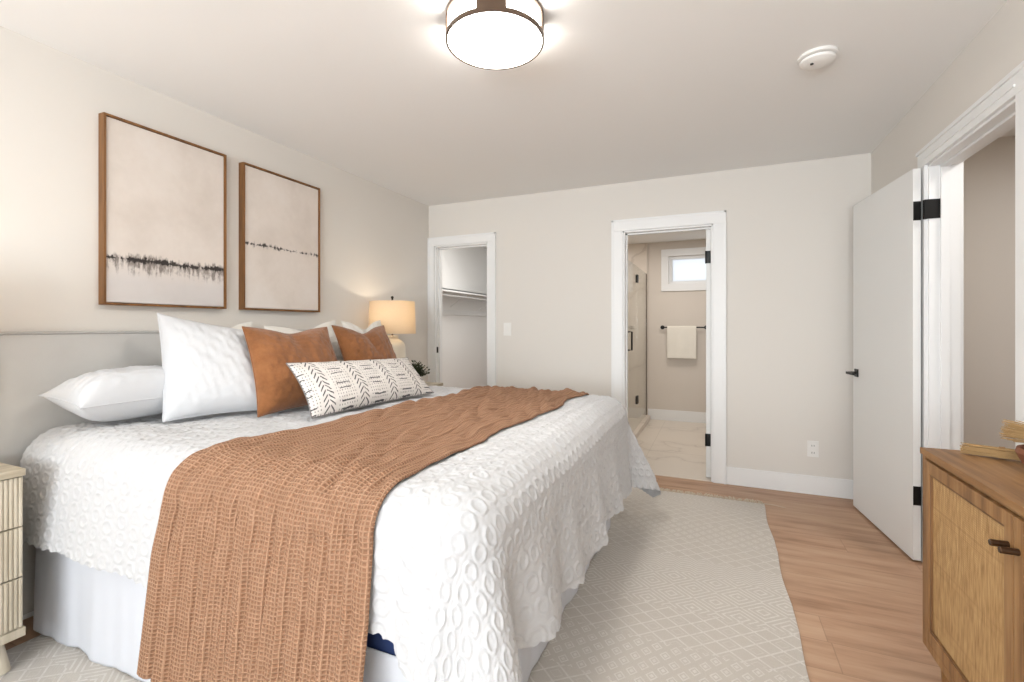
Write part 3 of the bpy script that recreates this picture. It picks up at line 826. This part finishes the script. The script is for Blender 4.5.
# ------------------------------------------------------------------ pillows
def pillow(name, label, BL, BR, TR, TL, thick, m, chop=0.0, seed=1, n=64, conc=.07, wr=.003, group=None, dep=.0, pw=2.6):
    BL, BR, TR, TL = [np.array(v, float) for v in (BL, BR, TR, TL)]
    W = (np.linalg.norm(BR-BL)+np.linalg.norm(TR-TL))/2; Hh = (np.linalg.norm(TL-BL)+np.linalg.norm(TR-BR))/2
    g = np.sin(np.linspace(-PI/2, PI/2, n)); g = .55*g+.45*np.linspace(-1, 1, n)
    s, t = np.meshgrid(g, g, indexing='ij')
    s2 = s*(1-conc*(1-t**2)*s**2); t2 = t*(1-conc*(1-s**2)*t**2)
    ch = np.exp(-(s/.42)**2)*((t+1)/2)**2
    t2 = t2-chop*ch
    a = ((s2+1)/2)[..., None]; b = ((t2+1)/2)[..., None]
    base = (BL*(1-a)+BR*a)*(1-b)+(TL*(1-a)+TR*a)*b
    N = np.cross(BR-BL+TR-TL, TL-BL+TR-BR); N = N/np.linalg.norm(N)
    prof = np.maximum((1-np.abs(s)**pw)*(1-np.abs(t)**pw), 0)**.62
    low = 1+.18*(-t)
    crease = 1-(.55*np.exp(-(s/.16)**2)*np.clip((t+.1)/1.1, 0, 1)**1.0 if chop else 0)
    th_ = thick/2*prof*low*crease
    wn = wr*(wob(s*W, t*Hh, seed, .10)+.6*wob(s*W, t*Hh, seed+50, .05))
    # radial puckers towards the corners
    pk = .0035*np.sin(np.arctan2(t, s)*22+seed)*np.clip(np.hypot(s, t)-.6, 0, 1)*2
    F = base+N*(th_+np.clip(prof, 0, 1)*(wn+pk))[..., None]
    Bk = base-N*(th_*.9)[..., None]
    idx = np.arange(n*n).reshape(n, n)
    q = np.stack([idx[:-1, :-1], idx[1:, :-1], idx[1:, 1:], idx[:-1, 1:]], -1).reshape(-1, 4)
    back = idx + n*n
    bidx = back.copy(); edge = np.zeros((n, n), bool); edge[0] = edge[-1] = True; edge[:, 0] = edge[:, -1] = True
    bidx[edge] = idx[edge]
    qb = np.stack([bidx[:-1, :-1], bidx[:-1, 1:], bidx[1:, 1:], bidx[1:, :-1]], -1).reshape(-1, 4)
    V = np.concatenate([F.reshape(-1, 3), Bk.reshape(-1, 3)])
    used = np.unique(np.r_[q.ravel(), qb.ravel()]); remap = -np.ones(len(V), int); remap[used] = np.arange(len(used))
    uv = np.stack([(s+1)/2*W, (t+1)/2*Hh], -1).reshape(-1, 2); uv = np.concatenate([uv, uv])
    c = V[used].mean(0); c[2] = V[used][:, 2].min()
    me = raw_mesh(name, V[used]-c, remap[np.r_[q, qb]], uv[used])
    o = finish(name, me, m, None, True); o.location = c
    tag(o, label, 'pillow', group)
    # seam cord round the edge
    lp = np.concatenate([base[:, 0], base[-1, 1:], base[::-1, -1][1:], base[0, ::-1][1:-1]])
    bm = bmesh.new(); add_tube(bm, [tuple(p-c) for p in lp]+[tuple(lp[0]-c)], .0025, 6, False)
    obj('seam', bm, m, o, True, sharp=None)
    return o
G = 'white square pillows leaning on the headboard'
pillow('bed_pillow', 'white crinkled bed pillow lying flat beside the headboard, at the near side', (-2.26, 1.01, .905), (-2.20, 1.46, .91), (-2.50, 1.46, .98), (-2.50, .985, .945), .215, SHAM, seed=2, wr=.0025, pw=3.4)
pillow('square_pillow', 'big white square pillow leaning in front of the flat bed pillow', (-2.17, 1.255, .815), (-1.96, 1.66, .82), (-2.22, 1.70, 1.20), (-2.40, 1.365, 1.285), .19, SHAM, seed=3, conc=.05, pw=3.0, wr=.0018)
pillow('square_pillow', 'white pillow peeking out between the big white pillow and nearer caramel pillow', (-2.40, 1.60, .83), (-2.38, 1.93, .82), (-2.50, 1.935, 1.255), (-2.52, 1.56, 1.235), .09, CREAMF, chop=.14, seed=4, group=G)
pillow('square_pillow', 'white pillow directly behind the caramel pillow nearer the camera', (-2.20, 1.90, .82), (-2.20, 2.43, .82), (-2.37, 2.455, 1.265), (-2.37, 1.91, 1.225), .15, CREAMF, chop=.17, seed=5, group=G)
pillow('square_pillow', 'white pillow directly behind the caramel pillow nearest the lamp', (-2.16, 2.46, .82), (-2.16, 2.84, .82), (-2.32, 2.86, 1.27), (-2.32, 2.46, 1.26), .13, CREAMF, chop=.22, seed=6, group=G)
G = 'caramel pillows'
pillow('throw_pillow', 'square caramel pillow nearer the camera, next to the big white pillow', (-1.89, 1.49, .815), (-1.87, 2.06, .815), (-2.09, 2.10, 1.22), (-2.12, 1.585, 1.222), .165, RUST, chop=.12, seed=7, group=G)
pillow('throw_pillow', 'square caramel pillow farther back, right in front of the lamp', (-1.95, 2.17, .815), (-1.95, 2.68, .815), (-2.15, 2.69, 1.23), (-2.15, 2.20, 1.23), .16, RUST, chop=.2, seed=8, group=G)
pillow('lumbar_pillow', 'long white lumbar pillow with black arrow and dash print', (-1.635, 1.555, .818), (-1.585, 2.455, .818), (-1.79, 2.475, 1.025), (-1.83, 1.59, 1.052), .13, MUD, seed=9, conc=.05, wr=.002)

# ------------------------------------------------------------------ nightstands
NW, ND, NH = .56, .40, .72       # along y, depth x, height; origin at back-left-bottom against the wall
ns = thing('nightstand', 'pale oak nightstand with fluted drawers at the near side of the bed', 'nightstand', (XL+.018, .567, 0), group='nightstands')
obj('carcass', BX(((0, -NW/2, .13), (ND-.03, NW/2, .155)), ((0, -NW/2, .155), (ND-.03, -NW/2+.02, .70)), ((0, NW/2-.02, .155), (ND-.03, NW/2, .70)), ((0, -NW/2, .155), (.015, NW/2, .70)), ((0, -NW/2, .13), (ND, NW/2, .16)), bevel=.002), NIGHT_V, ns)
obj('top', BX(((0, -NW/2, .695), (ND, NW/2, NH)), bevel=.003), NIGHT_H, ns)
def fluted(z0, z1):
    pr = [(ND-.035, -NW/2+.004)]; n = 44; wd = (NW-.008)/n
    for i in range(n):
        for k in range(8):
            a = k/8; y = -NW/2+.004+wd*(i+a)
            pr.append((ND-.012+.0055*math.sqrt(max(0, 1-(2*a-1)**2))**.8, y))
    pr += [(ND-.012, NW/2-.004), (ND-.035, NW/2-.004)]
    return PRISM(pr, z0, z1, 2)
for z0, z1 in ((.163, .335), (.341, .513), (.519, .691)):
    obj('drawer', fluted(z0, z1), NIGHT_V, ns, True, sharp=50)
for x, y, dx, dy in ((ND-.07, NW/2-.07, .03, .03), (ND-.07, -NW/2+.07, .03, -.03), (.07, NW/2-.07, -.02, .03), (.07, -NW/2+.07, -.02, -.03)):
    zt = .012 if (XL+.018+x+dx) > RX0-.03 else 0.0
    obj('leg', TB(([(x+dx, y+dy, zt), (x, y, .132)], [.017, .032]), seg=16), NIGHT_V, ns, True)
n2 = dup(ns, (XL+.018, 3.35, 0), 'pale oak nightstand holding the lamp and plant, at the far side of the bed')

# ------------------------------------------------------------------ table lamps
lp = thing('table_lamp', 'cream ceramic table lamp with linen drum shade, between caramel pillow and doorway', 'lamp', (-2.40, 3.11, NH+.001), group='bedside table lamps')
obj('base', LATHE([(0, 0), (.062, 0), (.066, .006), (.072, .03), (.094, .09), (.104, .16), (.106, .25), (.104, .335), (.094, .368), (.070, .392), (.052, .400), (.048, .406), (.050, .424), (.044, .430), (0, .430)], 48), CERAM, lp, True)
obj('neck', TB(([(0, 0, .43), (0, 0, .50)], .008), seg=12), BRONZE, lp, True)
bulb = obj('bulb', LATHE([(0, .50), (.014, .50), (.014, .52), (.028, .55), (.030, .575), (.02, .60), (0, .607)], 20), emis('bulb_glow', (255, 226, 184), 6), lp, True)
obj('shade', LATHE([(.186, .445), (.178, .705), (.176, .705), (.184, .445)], 64, closed=True), SHADE, lp, True)
fb = bmesh.new()
add_tube(fb, [(0, 0, .61), (0, 0, .72)], .003, 8)
for k in range(3):
    a = 2*PI*k/3+.4; add_tube(fb, [(0, 0, .70), (.177*math.cos(a), .177*math.sin(a), .70)], .002, 6)
obj('harp', fb, BRONZE, lp)
obj('finial', LATHE([(0, .715), (.009, .716), (.006, .724), (.012, .736), (.008, .747), (0, .75)], 20), BLACK, lp, True)
l2 = dup(lp, (-2.40, .56, NH+.001), 'cream ceramic table lamp on the near nightstand')
for y in (3.11, .56):
    light('bedside_bulb_light', 'POINT', (-2.40, y, NH+.60), 3.6, (1.0, .86, .68), radius=.03)

# ------------------------------------------------------------------ small plant on the far nightstand
pl = thing('potted_plant', 'small dark green plant in a pot beside the lamp', 'plant', (-2.36, 3.36, NH+.001))
obj('pot', LATHE([(0, 0), (.036, 0), (.046, .07), (.048, .075), (.042, .075), (.04, .06), (0, .06)], 32), CERAM, pl, True)
fb = bmesh.new()
for i in range(130):
    a = random.uniform(0, 2*PI); e = random.uniform(.3, 1.45); L = random.uniform(.07, .15)
    d = Vector((math.cos(a)*math.cos(e), math.sin(a)*math.cos(e), math.sin(e)))
    p0 = Vector((0, 0, .06)); p1 = p0+d*L
    add_tube(fb, [p0, p0+d*L*.5+Vector((0, 0, .006)), p1], .0012, 5)
    for j in range(5):
        c = p0+d*L*(.4+.15*j); sd_ = d.cross(Vector((0, 0, 1))).normalized()*(1 if j % 2 else -1)
        lf = (sd_*.8+d*.6+Vector((0, 0, random.uniform(-.2, .4)))).normalized(); ll = random.uniform(.022, .036)
        sw_ = lf.cross(Vector((random.uniform(-1, 1), random.uniform(-1, 1), 1))).normalized()*ll*.28
        up = lf.cross(sw_).normalized()*.0025
        v = [fb.verts.new(q) for q in (c, c+lf*ll*.5+sw_, c+lf*ll, c+lf*ll*.5-sw_, c+lf*ll*.5+up)]
        for x in range(4): fb.faces.new((v[x], v[(x+1) % 4], v[4]))
obj('foliage', fb, LEAF, pl)

# ------------------------------------------------------------------ cane dresser
X0 = .615; DL = 1.03; DYe = 1.93
dr = thing('cane_cabinet', 'brown wooden cabinet with woven cane doors and dark peg knobs', 'cabinet', (X0, DYe, 0))
D = XR-.017-X0
obj('body', BX(((.0, -.022, .20), (D, 0, .810)), ((.0, -DL, .20), (D, -DL+.022, .810)), ((.022, -DL+.022, .20), (D, -.022, .225)), ((D-.01, -DL, .20), (D, 0, .810)),
    ((0, -DL+.0225, .2005), (.0215, -.0225, .226)), ((0.004, -DL+.02, .80), (.03, -.02, .810)), ((.05, -DL/2-.012, .225), (D-.01, -DL/2+.012, .78)), bevel=.0015), DRESS_V, dr)
obj('top', BX(((-.006, -DL-.006, .810), (D, .004, .830)), bevel=.003), DRESS_H, dr)
for i in range(2):
    ya = -.018-i*((DL-.036)/2+.0); yb = ya-(DL-.036)/2+.004      # far and near edges of the door
    za, zb = .229, .796; f = .036
    dd = obj('door', BX(((-.002, ya-f, za), (.020, ya, zb)), ((-.002, yb, za), (.020, yb+f, zb)), ((-.0015, yb+f, za), (.020, ya-f, za+f)), ((-.0015, yb+f, zb-f), (.020, ya-f, zb)), bevel=.002), DRESS_V, dr)
    obj('cane_panel', BX(((.007, yb+f-.003, za+f-.003), (.012, ya-f+.003, zb-f+.003))), CANE, dd)
    obj('bead', BX(((.001, ya-f-.006, za+f), (.009, ya-f, zb-f)), ((.001, yb+f, za+f), (.009, yb+f+.006, zb-f)), ((.001, yb+f+.006, za+f), (.009, ya-f-.006, za+f+.006)), ((.001, yb+f+.006, zb-f-.006), (.009, ya-f-.006, zb-f)), bevel=.0015), BEADW, dd)
    ky = yb+.018 if i == 0 else ya-.018
    obj('knob', TB(([(-.002, ky, .723), (-.033, ky, .723), (-.035, ky, .723)], [.0075, .0075, .0058]), seg=18), KNOBM, dd, True)
for x, y in ((.05, -.05), (D-.05, -.05), (.05, -DL+.05), (D-.05, -DL+.05)):
    obj('leg', TB(([(x, y, 0), (x, y, .2)], [.014, .022]), seg=16), DRESS_V, dr, True)

# dried broom bundle and terracotta bowl on the cabinet
def strands(bm, p0, p1, r0, r1, n, rad):
    p0, p1 = Vector(p0), Vector(p1); d = (p1-p0).normalized(); u = d.cross(Vector((0, 0, 1))).normalized(); v = d.cross(u)
    for i in range(n):
        a = random.uniform(0, 2*PI); q = math.sqrt(random.random())
        o0 = (u*math.cos(a)+v*math.sin(a))*q*r0; o1 = (u*math.cos(a+.3)+v*math.sin(a+.3))*q*r1
        e = random.uniform(-.02, .012)
        add_tube(bm, [p0+o0, (p0+p1)/2+(o0+o1)/2, p1+o1+d*e], [rad, rad, rad*.6], 5)
tz = .830
bb_ = thing('dried_grass_bundle', 'pale dried grass bundle lying along the cabinet top edge', 'dried grass', (.72, 1.875, tz))
s1 = bmesh.new(); strands(s1, (.13, -.062, .019), (-.02, .0, .018), .014, .0165, 110, .0016)
obj('stalks', s1, STRAW, bb_)
for a in (.115, .05):
    obj('binding', TB(([(a+.012, -(a+.012)*.42, .0185), (a, -a*.42, .0185)], .0178), seg=16), STRAWD, bb_)
bw = thing('terracotta_bowl', 'brown terracotta bowl at the right edge on the cane cabinet', 'bowl', (.832, 1.708, tz))
obj('bowl_body', LATHE([(0, 0), (.045, 0), (.07, .02), (.083, .05), (.080, .062), (.074, .062), (.076, .05), (.06, .02), (0, .012)], 40), TERRA, bw, True)
gr = thing('dried_grass_broom', 'golden dried grass broom head jutting out over the terracotta bowl', 'dried grass', (.845, 1.70, tz+.035))
s2 = bmesh.new(); strands(s2, (.045, -.02, .05), (-.092, .072, .066), .010, .030, 200, .0014)
obj('bristles', s2, STRAW, gr)
s2 = bmesh.new(); strands(s2, (.10, -.075, .03), (.045, -.02, .05), .009, .010, 40, .0018)
obj('stalks', s2, STRAWD, gr)
